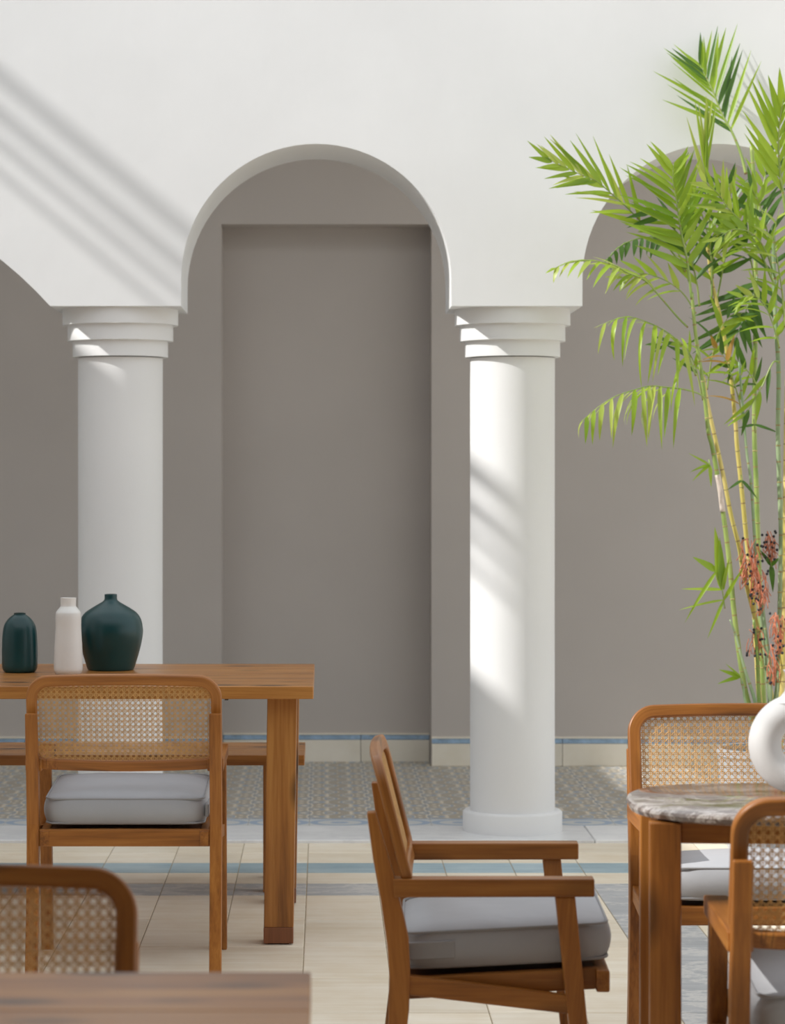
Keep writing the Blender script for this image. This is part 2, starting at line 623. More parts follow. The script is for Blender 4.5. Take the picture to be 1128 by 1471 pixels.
# unseen wing inferred from the shadow lines; parapet and rails added to cut the sunlight
LX = -5.2
parapet = 1.083 - SUN_M * LX
wall_left = box('wall_left', (LX - 0.4, LX, -6.0, 12.9, 0, parapet), M['white'])
sm(wall_left, 'unseen white courtyard wing wall with roof rails, added to cut the sunlight', 'wall')
for c, r in ((1.84, 0.036), (1.70, 0.031), (1.59, 0.021), (1.48, 0.017)):
    z = c - SUN_M * LX
    v, f, g = tube_vf([(LX, -6, z), (LX, 12.9, z)], r, 10)
    mk('rail', v, f, M['metal'], wall_left, smooth=True)
for k in range(9):
    y = -4.8 + k * 2.0
    v, f, g = tube_vf([(LX - 0.06, y, parapet - 0.02), (LX - 0.06, y, 1.85 - SUN_M * LX)], 0.02, 8)
    mk('rail_post', v, f, M['metal'], wall_left, smooth=True)

# unseen gallery behind the camera, added to darken the near side of the court
gal = box('ceiling_gallery', (LX, 9.0, -6.0, 2.9, 3.3, 3.5), M['darkceil'])
sm(gal, 'unseen gallery ceiling behind the camera, added to shade the foreground', 'ceiling')
sm(box('wall_gallery', (LX, 9.0, -6.3, -6.0, 0, 3.5), M['grey']), 'unseen grey back wall of the added gallery', 'wall')

# court floor: slab plus laid tiles
floor = box('floor', (-9, 12, -6, 12.9, -0.2, -0.0018), M['mortar'])
sm(floor, 'cream stone court paving with blue and grey bands', 'floor')
T = 0.2368
GX0 = -0.532                      # a joint line
J = 0.003
rows1 = [(fdepth(1211), fdepth(1225), 'cream'), (fdepth(1225), fdepth(1239.5), 'cream'), (fdepth(1239.5), fdepth(1253.7), 'blue'),
         (fdepth(1253.7), fdepth(1269), 'cream'), (fdepth(1269), fdepth(1286), 'greyt')]
d0 = fdepth(1286)
rows = rows1 + [(d0 - 0.472 * k, d0 - 0.472 * (k + 1), 'cream') for k in range(5)]
protos = {}
CUT0, CUT1 = -7, 13               # columns of tiles laid one by one
for (ya, yb, mat) in rows:
    dy = ya - yb
    for k in range(CUT0, CUT1):
        mt = mat
        if k == 6 and yb < d0 - 0.01:
            mt = 'greyt'
        key = (round(dy, 3), mt)
        loc = (GX0 + (k + 0.5) * T, 0.5 * (ya + yb), 0.0)
        if key not in protos:
            hx, hy = T / 2 - J / 2, dy / 2 - 0.0035
            o = box('floor_tile', (-hx, hx, -hy, hy, -0.02, 0.0), M[mt], floor, bevel=0.0015, seg=1)
            o.location = loc
            protos[key] = o
        else:
            dup_piece(protos[key], loc, floor)
# paving outside the frame, joined
rest = []
y_last = rows[-1][1]
for k in range(-26, 40):
    x0 = GX0 + k * T + J / 2
    if not (CUT0 <= k < CUT1):
        for ya, yb, _ in rows:
            rest.append(box_vf(x0, x0 + T - J, yb + J / 2, ya - J / 2, -0.02, 0))
    y = y_last
    while y > -3:
        rest.append(box_vf(x0, x0 + T - J, y - 0.472 + J / 2, y - J / 2, -0.02, 0))
        y -= 0.472
pv = mk('paving', *join_vf(rest), M['cream'], floor)
pv['kind'] = 'stuff'
# marble kerb slabs
x = -4.9
kp = {}
for k in range(10):
    w = 1.18
    loc = (x + w / 2, 0.5 * (KERB0 + KERB1), 0)
    if 0 not in kp:
        kp[0] = box('kerb_slab', (-w / 2 + .0015, w / 2 - .0015, -(KERB1 - KERB0) / 2, (KERB1 - KERB0) / 2 - .003, -0.03, 0.012), M['marble_w'], floor, bevel=0.003, seg=1)
        kp[0].location = loc
    else:
        dup_piece(kp[0], loc, floor)
    x += w
# portico tiles: border row + patterned field
by = KERB1 + T / 2
bp = pp = None
nrow = int(math.ceil((NICHE - KERB1 - T) / T))
for k in range(CUT0, CUT1):
    cxk = GX0 + (k + 0.5) * T
    if bp is None:
        h2 = T / 2 - 0.0008
        bp = box('border_tile', (-h2, h2, -h2, h2, -0.02, 0.008), M['border'], floor); bp.location = (cxk, by, 0)
        pp = box('patterned_tile', (-h2, h2, -h2, h2, -0.02, 0.008), M['pattern'], floor); pp.location = (cxk, by + T, 0)
    else:
        dup_piece(bp, (cxk, by, 0), floor)
        dup_piece(pp, (cxk, by + T, 0), floor)
    for r in range(1, nrow):
        dup_piece(pp, (cxk, by + T * (r + 1), 0), floor)
pb = box('portico_bed', (XL, 9.0, KERB1, 12.85, -0.01, 0.0072), M['beds'], floor)
po = box('portico_paving', (XL, GX0 + CUT0 * T - .001, KERB1, 12.8, -0.02, 0.008), M['pattern'], floor); po['kind'] = 'stuff'
po = box('portico_paving', (GX0 + CUT1 * T + .001, 9.0, KERB1, 12.8, -0.02, 0.008), M['pattern'], floor); po['kind'] = 'stuff'

# tiled baseboard, tile by tile
SK = 0.305


def skirting(name, x0, x1, yface, label):
    e = empty(name, (x0, yface, 0.008))
    sm(e, label, 'baseboard')
    n = max(1, round((x1 - x0) / SK))
    w = (x1 - x0) / n
    a = b = None
    for k in range(n):
        loc = ((k + 0.5) * w, 0, 0)
        if a is None:
            a = box('skirting_tile', (-w / 2 + .0012, w / 2 - .0012, -0.016, 0, 0, 0.104), M['skirt'], e, bevel=0.0015, seg=1); a.location = loc
            b = box('skirting_edge', (-w / 2 + .0012, w / 2 - .0012, -0.0165, 0, 0.105, 0.128), M['skirtblue'], e, bevel=0.003, seg=2); b.location = loc
        else:
            dup_piece(a, loc, e); dup_piece(b, loc, e)
    box('skirting_cap', (0, x1 - x0, -0.019, 0, 0.1285, 0.136), M['skirt'], e)


skirting('baseboard_niche', nx0 + 0.002, nx1 - 0.002, NICHE, 'cream tile baseboard with blue edge inside the niche')
skirting('baseboard_right', nx1, nx1 + 0.305 * 9, PBACK, 'cream tile baseboard with blue edge beside the niche and behind the palm')
skirting('baseboard_left', nx0 - 0.305 * 9, nx0, PBACK, 'cream tile baseboard with blue edge behind the long table')

# ------------------------------------------------------------------ long tables and bench
def long_table(x1, y0, y1, label):
    x0 = x1 - 1.95
    e = empty('dining_table', (x1, y0, 0))
    L = x1 - x0
    Wd = y1 - y0
    nb = 4
    for i in range(nb):
        a, b = Wd * i / nb, Wd * (i + 1) / nb
        box('plank', (-L, 0, a + .0006, b - .0006, 0.7133, 0.75), M['tablewood'], e, grain=(1, 0, 0), bevel=0.002, seg=1)
    for sx_ in (-0.0945, -L + 0.0945 + 0.0):
        for (ya) in (0.055, Wd - 0.055 - 0.09):
            hw = 0.043
            tilt = -0.011 if sx_ > -1 else 0.011
            xc = sx_ + 0.004 if sx_ > -1 else sx_ - 0.004
            zc = 0.05
            def pt(z): return tilt * (1 - z / 0.7133)
            v, f = [], []
            for z in (zc, 0.713):
                v += [(xc - hw + pt(z), ya, z), (xc + hw + pt(z), ya, z), (xc + hw + pt(z), ya + 0.09, z), (xc - hw + pt(z), ya + 0.09, z)]
            f = [(0, 3, 2, 1), (4, 5, 6, 7), (0, 1, 5, 4), (1, 2, 6, 5), (2, 3, 7, 6), (3, 0, 4, 7)]
            lg = mk('leg', v, f, M['tablewood'], e, grain=(0, 0, 1), bevel=0.003)
            o = pt(0)
            mk('foot_cap', *box_vf(xc - hw + o, xc + hw + o, ya, ya + 0.09, 0.004, zc), M['capwood'], lg, grain=(0, 0, 1), bevel=0.002)
            mk('foot_glide', *box_vf(xc - hw * .7 + o, xc + hw * .7 + o, ya + .012, ya + 0.078, 0, 0.004), M['metal'], lg)
        xa = (sx_ + 0.004 if sx_ > -1 else sx_ - 0.004)
        box('cross_rail', (xa - 0.03, xa + 0.03, 0.145, Wd - 0.145, 0.66, 0.713), M['tablewood'], e, grain=(0, 1, 0), bevel=0.002)
        box('bracket', (xa - 0.165, xa - 0.155 if sx_ > -1 else xa - 0.155, 0.03, Wd - 0.03, 0.7075, 0.7133), M['metal'], e)
    return tag(e, label, 'table')


TA0, TA1 = 7.575, 8.505
long_table(-0.031, TA0, TA1, 'long pine plank dining table carrying the two dark vases and the white bottle vase')
long_table(-0.016, 3.176 - 0.93, 3.176, 'bare long pine plank table in front of the chair that shows only its cane back')

be = empty('bench', (-0.064, 8.57, 0))
for i in range(3):
    box('plank', (-1.85, 0, 0.14 * i + .0006, 0.14 * (i + 1) - .0006, 0.416, 0.45), M['tablewood'], be, grain=(1, 0, 0), bevel=0.002, seg=1)
for xx in (-0.135, -1.80):
    for yy in (0.03, 0.33):
        box('leg', (xx, xx + 0.085, yy, yy + 0.06, 0, 0.416), M['tablewood'], be, grain=(0, 0, 1), bevel=0.002)
    box('cross_rail', (xx + .02, xx + 0.065, 0.09, 0.33, 0.35, 0.416), M['tablewood'], be, grain=(0, 1, 0), bevel=0.002)
tag(be, 'backless pine plank bench between the long table and the portico', 'bench')

# ------------------------------------------------------------------ cane chairs
HW = 0.265


def back_outline(inset, n=10):
    """closed outline (u lateral, v up the panel), v from 0 (bottom) to 0.262 (top)"""
    hw, v0, v1 = HW - inset, inset * 1.0, 0.262 - inset
    rt, rb = max(0.018, 0.062 - inset), max(0.014, 0.05 - inset)
    pts = []
    for (cu, cv, r, s) in ((hw - rb, v0 + rb, rb, -90), (hw - rt, v1 - rt, rt, 0), (-hw + rt, v1 - rt, rt, 90), (-hw + rb, v0 + rb, rb, 180)):
        for i in range(n + 1):
            a = math.radians(s + 90 * i / n)
            pts.append((cu + r * math.cos(a), cv + r * math.sin(a)))
        if s == 0:
            m = 13
            for i in range(1, m):
                pts.append((cu + (-2 * cu) * i / m, v1))
        if s == 180:
            m = 13
            for i in range(1, m):
                pts.append((-hw + rb + 2 * (hw - rb) * i / m, v0))
    out = []
    for u, v in pts:
        k = 1 - (u / hw) ** 2
        out.append((u, v + (0.008 * k if v > 0.13 else -0.006 * k)))
    return out


def back_pt(u, v, w):
    """panel point: u lateral, v up, w forward"""
    sag = 0.008 * (u / HW) ** 2
    ct, st = math.cos(math.radians(14.2)), math.sin(math.radians(14.2))
    return (-0.153 - v * st + (w + sag) * ct, u, 0.552 + v * ct + (w + sag) * st)


def cane_mesh():
    p = 0.0152
    inset = 0.0265
    hw, v0, v1 = HW - inset, inset - 0.004, 0.262 - inset + 0.006
    r = 0.03

    def inside(u, v):
        if abs(u) > hw or v < v0 or v > v1:
            return False
        du, dv = abs(u) - (hw - r), max(v - (v1 - r), (v0 + r) - v)
        return not (du > 0 and dv > 0 and du * du + dv * dv > r * r)

    V, Fc = [], []

    def strand(a, b, width, w):
        a, b = Vector(a), Vector(b)
        L = (b - a).length
        n = 600
        t0 = t1 = None
        for i in range(n + 1):
            q = a.lerp(b, i / n)
            if inside(q.x, q.y):
                if t0 is None: t0 = i / n
                t1 = i / n
        if t0 is None or t1 - t0 < 2 / n:
            return
        dirn = (b - a).normalized()
        side = Vector((-dirn.y, dirn.x)) * width / 2
        segs = max(1, int((t1 - t0) * L / 0.05))
        base = len(V)
        for i in range(segs + 1):
            q = a.lerp(b, t0 + (t1 - t0) * i / segs)
            for s_, dw in ((1, 0.0), (0, 0.0009), (-1, 0.0), (0, -0.0006)):
                V.append(back_pt(q.x + side.x * s_, q.y + side.y * s_, w + dw))
        for i in range(segs):
            for k in range(4):
                k2 = (k + 1) % 4
                Fc.append((base + i * 4 + k, base + i * 4 + k2, base + (i + 1) * 4 + k2, base + (i + 1) * 4 + k))

    n = 17
    for k in range(-n, n + 1):
        for s_ in (-1, 1):
            u = k * p + s_ * 0.13 * p
            strand((u, 0), (u, 0.27), 0.0015, 0.0102)
    k = 0
    while k * p < 0.27:
        for s_ in (-1, 1):
            v = k * p + s_ * 0.13 * p
            strand((-HW, v), (HW, v), 0.0015, 0.0092)
        k += 1
    for k in range(-40, 41):
        c = (k + 0.5) * p
        strand((c - 0.0, 0.0), (c + 0.27, 0.27), 0.0017, 0.0096)
        strand((c + 0.27, 0.0), (c, 0.27), 0.0017, 0.0088)
    return V, Fc


cane_vf = cane_mesh()
AX = 0.30                                   # chair origin behind the arm fronts


def chair_proto(name):
    e = empty(name)
    wd = M['chairwood']
    rear_b = [(.0805, .710), (.0924, .622), (.107, .544), (.119, .460), (.123, .407), (.121, .309), (.105, .17), (.078, 0)]
    rear_f = [(.097, .711), (.134, .583), (.141, .553), (.152, .5097), (.160, .470), (.163, .407), (.161, .337), (.150, .24), (.112, 0)]
    poly = [(x - AX, z) for x, z in rear_b[::-1]] + [(x - AX, z) for x, z in rear_f]
    for s in (-1, 1):
        y0, y1 = (HW - 0.033, HW) if s > 0 else (-HW, -HW + 0.033)
        mk('rear_leg', *prism_vf(poly, y0, y1, lambda a, b, t: (a, t, b)), wd, e, grain=(-.1, 0, 1), bevel=0.003)
        fp = [(.437, .553), (.475, .553), (.528, 0), (.496, 0)]
        mk('front_leg', *prism_vf([(x - AX, z) for x, z in fp], y0, y1, lambda a, b, t: (a, t, b)), wd, e, grain=(.08, 0, 1), bevel=0.003)
        ya, yb = (HW - 0.040, HW + 0.004) if s > 0 else (-HW - 0.004, -HW + 0.040)
        ap = [(.132, .550), (.511, .553), (.511, .587), (.130, .585)]
        mk('armrest', *prism_vf([(x - AX, z) for x, z in ap], ya, yb, lambda a, b, t: (a, t, b)), wd, e, grain=(1, 0, 0), bevel=0.003)
        sp = [(.150, .401), (.150, .365), (.49, .327), (.49, .361)]
        y2, y3 = (HW - 0.030, HW - 0.005) if s > 0 else (-HW + 0.005, -HW + 0.030)
        mk('side_stretcher', *prism_vf([(x - AX, z) for x, z in sp], y2, y3, lambda a, b, t: (a, t, b)), wd, e, grain=(1, 0, 0), bevel=0.002)
        ip = [(.125, .388), (.125, .348), (.52, .372), (.52, .412)]
        y4, y5 = (HW - 0.060, HW - 0.036) if s > 0 else (-HW + 0.036, -HW + 0.060)
        mk('seat_rail', *prism_vf([(x - AX, z) for x, z in ip], y4, y5, lambda a, b, t: (a, t, b)), wd, e, grain=(1, 0, 0), bevel=0.002)
    box('front_rail', (.515 - AX, .541 - AX, -HW + 0.012, HW - 0.012, .370, .412), wd, e, grain=(0, 1, 0), bevel=0.004)
    box('rear_rail', (.128 - AX, .152 - AX, -HW + 0.033, HW - 0.033, .346, .392), wd, e, grain=(0, 1, 0), bevel=0.002)
    sp = [(.150, .386), (.150, .378), (.517, .400), (.517, .408)]
    mk('seat_board', *prism_vf([(x - AX, z) for x, z in sp], -HW + 0.06, HW - 0.06, lambda a, b, t: (a, t, b)), M['capwood'], e, grain=(1, 0, 0))
    # bent frame of the back
    o, i = back_outline(0.0), back_outline(0.029)
    n = len(o)
    V, G = [], []
    run = 0
    for w in (0.0, 0.020):
        for ring in (o, i):
            run = 0
            for j, (u, v) in enumerate(ring):
                V.append(back_pt(u, v, w))
                if j: run += math.hypot(u - ring[j - 1][0], v - ring[j - 1][1])
                G.append((run, w + (0 if ring is o else .03), w))
    Fc = []
    for j in range(n):
        k = (j + 1) % n
        ob, ib, of, inf = 0, n, 2 * n, 3 * n
        Fc += [(ob + j, ob + k, ib + k, ib + j), (of + j, inf + j, inf + k, of + k), (ob + j, of + j, of + k, ob + k), (ib + j, ib + k, inf + k, inf + j)]
    bf = mk('back_frame', V, Fc, wd, e, gvals=G, smooth=True, sharp=40, bevel=0.004)
    cw = mk('cane_webbing', *cane_vf, M['cane'], bf)
    cw['kind'] = 'stuff'
    return e


def cushion_proto():
    """loose box cushion, origin at the chair's origin"""
    x0, x1, y0, y1 = .140 - AX, .549 - AX, -HW + 0.040, HW - 0.040
    bm = bmesh.new()
    nx, ny, nz = 14, 14, 4
    th = 0.074
    cxm, cym = (x0 + x1) / 2, (y0 + y1) / 2
    hx, hy = (x1 - x0) / 2, (y1 - y0) / 2
    bmesh.ops.create_cube(bm, size=2)
    bmesh.ops.subdivide_edges(bm, edges=bm.edges, cuts=11, use_grid_fill=True)
    rnd = random.Random(3)
    for v in bm.verts:
        a, b, c = v.co
        # rounded rectangle plan, soft edges
        k = max(abs(a), abs(b))
        cr = 0.10
        ex = 1 - 0.5 * cr * max(0, (abs(b) - 0.75) / .25) ** 2 * (1 if abs(a) > .7 else 0)
        ey = 1 - 0.5 * cr * max(0, (abs(a) - 0.75) / .25) ** 2 * (1 if abs(b) > .7 else 0)
        bulge = 0.012 * (1 - c * c)
        px = cxm + a * ex * (hx - 0.010) + (bulge if abs(a) > .99 else 0) * (1 if a > 0 else -1)
        py = cym + b * ey * (hy - 0.010) + (bulge if abs(b) > .99 else 0) * (1 if b > 0 else -1)
        crown = (1 - a ** 4) * (1 - b ** 4)
        z = th * (c + 1) / 2 + (0.018 * crown if c > .99 else 0)
        z += 0.0025 * math.sin(9 * a + 4 * b) * (1 if c > .9 else 0) * crown
        v.co = (px, py, z + 0.400 + 0.058 * (px - x0) - 0.0)
    me_v = [v.co.copy() for v in bm.verts]
    bm.verts.index_update()
    me_f = [tuple(v.index for v in f.verts) for f in bm.faces]
    bm.free()
    c = mk('seat_cushion', me_v, me_f, M['fabric'], smooth=True)
    ss = c.modifiers.new('soft', 'SUBSURF'); ss.levels = ss.render_levels = 1
    for zz, ins in ((0.006, 0.009), (th - 0.002, 0.009)):
        path = []
        for (qx, qy, s) in ((x1, y1, 0), (x0, y1, 90), (x0, y0, 180), (x1, y0, 270)):
            r = 0.03
            ox = qx - ins - r if qx == x1 else qx + ins + r
            oy = qy - ins - r if qy == y1 else qy + ins + r
            for i in range(7):
                a = math.radians(s + 90 * i / 6)
                xx, yy = ox + r * math.cos(a), oy + r * math.sin(a)
                path.append((xx, yy, zz + 0.400 + 0.058 * (xx - x0)))
        v, f, g = tube_vf(path, 0.0028, 6, True)
        mk('piping', v, f, M['piping'], c, smooth=True)
    zx = [(x0 + 0.012, 0.4235), (x0 + 0.108, 0.4285), (x0 + 0.108, 0.4625), (x0 + 0.012, 0.457)]
    mk('zip_flap', *prism_vf(zx, y0 - 0.0035, y0 + 0.006, lambda a, b, t: (a, t, b)), M['piping'], c, bevel=0.002)
    return c


chair0 = chair_proto('cane_armchair')
cush0 = cushion_proto()
R90 = math.pi / 2
# x, y, rotation, label of chair, label of cushion
seats = [
    ((-0.543, 7.352), R90, 'cane-backed pine armchair drawn up to the long table with the vases', 'grey box cushion on the chair at the long table with the vases'),
    ((0.309, 5.27), math.radians(-2.0), 'cane-backed pine armchair standing sideways alone on the open tiles', 'grey box cushion with a long side seam on the sideways armchair'),
    ((0.975, 6.00), -R90, 'sunlit cane-backed pine armchair facing the marble table, under the palm', 'grey box cushion seen beneath the marble table, in front of the palm'),
    ((0.950, 4.585), R90 - math.radians(2.2), 'cane-backed pine armchair tucked under the marble table with its back to the ring vase', 'sun-patched grey cushion on the armchair with its back to the ring vase'),
    ((-0.518, 3.40), -R90, 'shaded cane-backed pine chair behind the bare pine table, only its back showing', None),
]
for i, ((x, y), rz, lab, clab) in enumerate(seats):
    o = chair0 if i == 0 else copy_tree(chair0)
    o.location = (x, y, 0)
    o.rotation_euler = (0, 0, rz)
    tag(o, lab, 'chair', 'cane-backed pine armchairs')
    if clab:
        c = cush0 if i == 0 else copy_tree(cush0)
        c.location = (x, y, 0)
        c.rotation_euler = (0, 0, rz)
        tag(c, clab, 'cushion', 'grey seat cushions')

# ------------------------------------------------------------------ small marble table
TCX, TCY = 0.925, 4.90
te = empty('side_table', (TCX, TCY, 0), math.radians(-4))
N = 96
def sup(hx, hy, n, k):
    a = 2 * math.pi * k / N
    c, s = math.cos(a), math.sin(a)
    return (hx * math.copysign(abs(c) ** (2 / n), c), hy * math.copysign(abs(s) ** (2 / n), s))
V, Fc = [], []
zr = [(0.728, -0.016), (0.733, -0.004), (0.741, 0.0), (0.746, -0.002), (0.75, -0.010)]
for z, dr in zr:
    for k in range(N):
        x, y = sup(0.362 + dr, 0.262 + dr, 3.0, k)
        V.append((x, y, z))
for i in range(len(zr) - 1):
    for k in range(N):
        k2 = (k + 1) % N
        Fc.append((i * N + k, i * N + k2, (i + 1) * N + k2, (i + 1) * N + k))
Fc.append(tuple(range(N - 1, -1, -1)))
Fc.append(tuple((len(zr) - 1) * N + k for k in range(N)))
tt = mk('tabletop', V, Fc, M['marble'], te, smooth=True, sharp=35)
tt['label'] = 'polished grey-brown marble top with pale veins'
for sx_ in (-1, 1):
    for sy_ in (-1, 1):
        xc, yc = sx_ * 0.302, sy_ * 0.175
        box('leg', (xc - 0.028, xc + 0.028, yc - 0.022, yc + 0.022, 0, 0.728), M['chairwood'], te, grain=(0, 0, 1), bevel=0.003)
for sy_ in (-1, 1):
    box('apron', (-0.274, 0.274, sy_ * 0.175 - 0.011, sy_ * 0.175 + 0.011, 0.690, 0.728), M['chairwood'], te, grain=(1, 0, 0), bevel=0.002)
for sx_ in (-1, 1):
    box('apron', (sx_ * 0.302 - 0.011, sx_ * 0.302 + 0.011, -0.153, 0.153, 0.690, 0.728), M['chairwood'], te, grain=(0, 1, 0), bevel=0.002)
tag(te, 'small pine table with a rounded grey marble top holding the white ring vase', 'table')

# ------------------------------------------------------------------ vases
def vase(name, cx, ybase, prof, scale_px, zoom, label, mat, inner):
    """prof: (half width, row) in zoomed pixels"""
    d = fdepth(ybase, 0.75)
    s = d / F / zoom
    yb = prof[-1][1]
    rb = prof[-1][0] * s
    d += rb
    X = (cx - VPX) / F * d
    pts = [(hw * s, (yb - y) * s) for hw, y in prof][::-1]
    sp = smooth_path([(a, b, 0) for a, b in pts], 4)
    pr = [(max(p.x, 0.002), max(p.y, 0)) for p in sp]
    top = pr[-1]
    pr += [(top[0] - 0.004, top[1] + 0.0005), (top[0] - 0.006, top[1] - 0.012)]
    o = mk(name, *lathe_vf(pr, 64), mat, smooth=True, sharp=60)
    o.location = (X, d, 0.75)
    iv = [(top[0] - 0.0058, top[1] - 0.014), (top[0] - 0.0058, top[1] - 0.011)]
    mk('opening', *lathe_vf(iv, 32), inner, o)
    return tag(o, label, 'vase')


Z1 = 4.512
vase('vase', 28.4, 967, [(40, 200), (38, 209), (50, 217), (74, 237), (98, 272), (110, 320), (115, 400), (116, 520), (112, 562), (98, 583), (86, 586)], 0, Z1,
     'small dark teal bottle-shouldered vase with a short narrow rim on the long table', M['teal'], M['tealin'])
vase('vase', 98.2, 970, [(51, 95), (51, 102), (50, 145), (56, 158), (74, 180), (83, 205), (84, 300), (91, 430), (94, 540), (90, 572), (76, 592), (68, 594)], 0, Z1,
     'tall white ceramic bottle vase with a wide collar neck on the long table', M['whitecer'], M['whitecer'])
vase('vase', 159.2, 964.5, [(40, 72), (41, 80), (42, 106), (54, 120), (84, 138), (128, 164), (172, 196), (199, 240), (210, 300), (207, 352), (196, 410), (180, 470), (162, 530), (152, 558), (146, 565), (138, 567)], 0, Z1,
     'large round dark teal vase with a tiny neck on the long table', M['teal'], M['tealin'])

# white ring vase
RX, RY = 0.895, 4.985
RC, RO, RI = 0.0, 0.095, 0.034
V, Fc = [], []
nu, nv = 72, 24
for i in range(nu):
    a = 2 * math.pi * i / nu
    mid, half_w = (RO + RI) / 2, (RO - RI) / 2
    for j in range(nv):
        b = 2 * math.pi * j / nv
        r = mid + half_w * math.cos(b)
        z = 0.0935 + r * math.sin(a)
        V.append((r * math.cos(a), 0.046 * math.sin(b) * (1 + 0.1 * math.cos(a)), max(z, 0.0)))
for i in range(nu):
    for j in range(nv):
        i2, j2 = (i + 1) % nu, (j + 1) % nv
        Fc.append((i * nv + j, i2 * nv + j, i2 * nv + j2, i * nv + j2))
rv = mk('ring_vase', V, Fc, M['whitematte'], smooth=True)
rv.location = (RX, RY, 0.75)
npf = [(0.050, 0.172), (0.036, 0.181), (0.027, 0.192), (0.024, 0.206), (0.026, 0.226), (0.030, 0.232), (0.026, 0.233), (0.022, 0.222)]
mk('neck', *lathe_vf(npf, 40), M['whitematte'], rv, smooth=True, sharp=60)
tag(rv, 'matte white ring-shaped vase with a hole through it on the marble table', 'vase')

# ------------------------------------------------------------------ potted palm
PD = 9.40
PXC = P(1104, 1000, PD).x
palm = empty('potted_palm', (PXC, PD, 0))
tag(palm, 'tall potted cane palm with arching fronds and clusters of dark berries before the arcade', 'palm')
pot_pr = [(0.13, 0.0), (0.15, 0.05), (0.168, 0.2), (0.176, 0.36), (0.184, 0.365), (0.184, 0.39), (0.168, 0.39), (0.164, 0.35)]
mk('pot', *lathe_vf(pot_pr, 48), M['pot'], palm, smooth=True, sharp=40)
mk('soil', *lathe_vf([(0.164, 0.345), (0.164, 0.352)], 32), M['soil'], palm)
ORG = Vector((PXC, PD, 0))


def pl(px, py, d=PD):
    return P(px, py, d) - ORG


def stem(pts, w0, w1, mat, d0=PD, d1=None, sheath=None):
    """pts from the base up, pixels; w: width in px"""
    d1 = d1 or d0
    n = len(pts)
    pp = [pl(x, y, d0 + (d1 - d0) * i / (n - 1)) for i, (x, y) in enumerate(pts)]
    path = smooth_path(pp, 8)
    m = len(path)
    s = PD / F / 2
    rad, run, last = [], 0, path[0]
    for i, p in enumerate(path):
        run += (p - last).length; last = p
        r = (w0 + (w1 - w0) * i / (m - 1)) * s
        rad.append(r)
    v, f, g = tube_vf(path, rad, 10)
    o = mk('stem', v, f, mat, palm, smooth=True, gvals=g)
    # raised leaf-scar rings
    run = 0; nxt = 0.06; rings = []
    for i in range(1, m):
        L = (path[i] - path[i - 1]).length
        while run + L > nxt:
            t = (nxt - run) / L
            c = path[i - 1].lerp(path[i], t)
            dr = (path[i] - path[i - 1]).normalized() * 0.0022
            vv, ff, gg = tube_vf([c - dr, c - dr * .4, c + dr * .4, c + dr], [rad[i] * 1.0, rad[i] * 1.14, rad[i] * 1.14, rad[i] * 1.0], 10)
            rings.append((vv, ff))
            nxt += 0.13
        run += L
    if rings and w0 > 4:
        mk('stem_rings', *join_vf(rings), M['scar'], o, smooth=True)['kind'] = 'stuff'
    return o


stem([(1106, 1086), (1076, 1012), (1063.5, 947), (1054, 872), (1049, 816), (1040, 743), (1031, 684), (1023, 640), (1018, 620), (1011, 557), (1004, 511), (999, 475), (994, 420)], 8.5, 5, M['stemg'], 9.40, 9.30)
stem([(1116, 1086), (1110, 1012), (1104, 976), (1094, 924), (1081, 872), (1068, 821), (1062, 785), (1050, 738), (1040, 686), (1030, 640), (1016, 577), (1010, 540)], 7.5, 6, M['stemy'], 9.42, 9.36)
stem([(1110, 1086), (1092, 1010), (1084, 880), (1072, 767), (1066, 705), (1059, 640), (1057, 608), (1050, 540), (1043, 496), (1035, 455), (1023, 404), (1016, 350)], 8, 5, M['stemy'], 9.46, 9.44)
stem([(1112, 1086), (1098, 1010), (1093, 880), (1089, 769), (1086.6, 692), (1084, 620), (1085, 523), (1085.7, 455), (1086, 395), (1085, 316), (1084, 269), (1080, 210)], 8.5, 6, M['stemg'], 9.50, 9.55)
stem([(1114, 1086), (1100, 950), (1090, 850), (1085, 782), (1079, 692), (1073, 650), (1067, 580), (1062, 520)], 5.5, 3.5, M['stemb'], 9.38, 9.40)
stem([(1112, 1086), (1115, 1010), (1118, 984), (1120, 924), (1121.5, 847), (1122.7, 769), (1120, 692), (1118, 620), (1119, 540), (1115.4, 472), (1113.7, 438), (1111, 330)], 9, 6, M['stemb'], 9.36, 9.40)
stem([(1120, 1086), (1124, 980), (1128, 850), (1128.5, 760), (1129, 680), (1131, 560), (1136, 430), (1136, 320)], 9, 6, M['stemy'], 9.32, 9.36)
stem([(1104, 1086), (1107, 976), (1099, 898), (1094, 850)], 6.5, 4, M['stemb'], 9.34)
stem([(1100, 1086), (1091, 1012), (1088, 937), (1083, 890)], 7, 4, M['stemg'], 9.35)
stem([(1100, 1086), (1086, 1012), (1070, 960), (1058, 915), (1049, 890)], 6.5, 2.5, M['stemb'], 9.33)
stem([(1098, 1086), (1072, 1012), (1068, 985), (1062, 968)], 4, 2, M['stemb'], 9.31)
# papery sheath on the first stem
v, f, g = tube_vf(smooth_path([pl(1038.5, 735, 9.352), pl(1035, 705, 9.35), pl(1031, 682, 9.348)], 5), 0.0098, 10)
mk('leaf_sheath', v, f, M['stemw'], palm, smooth=True)


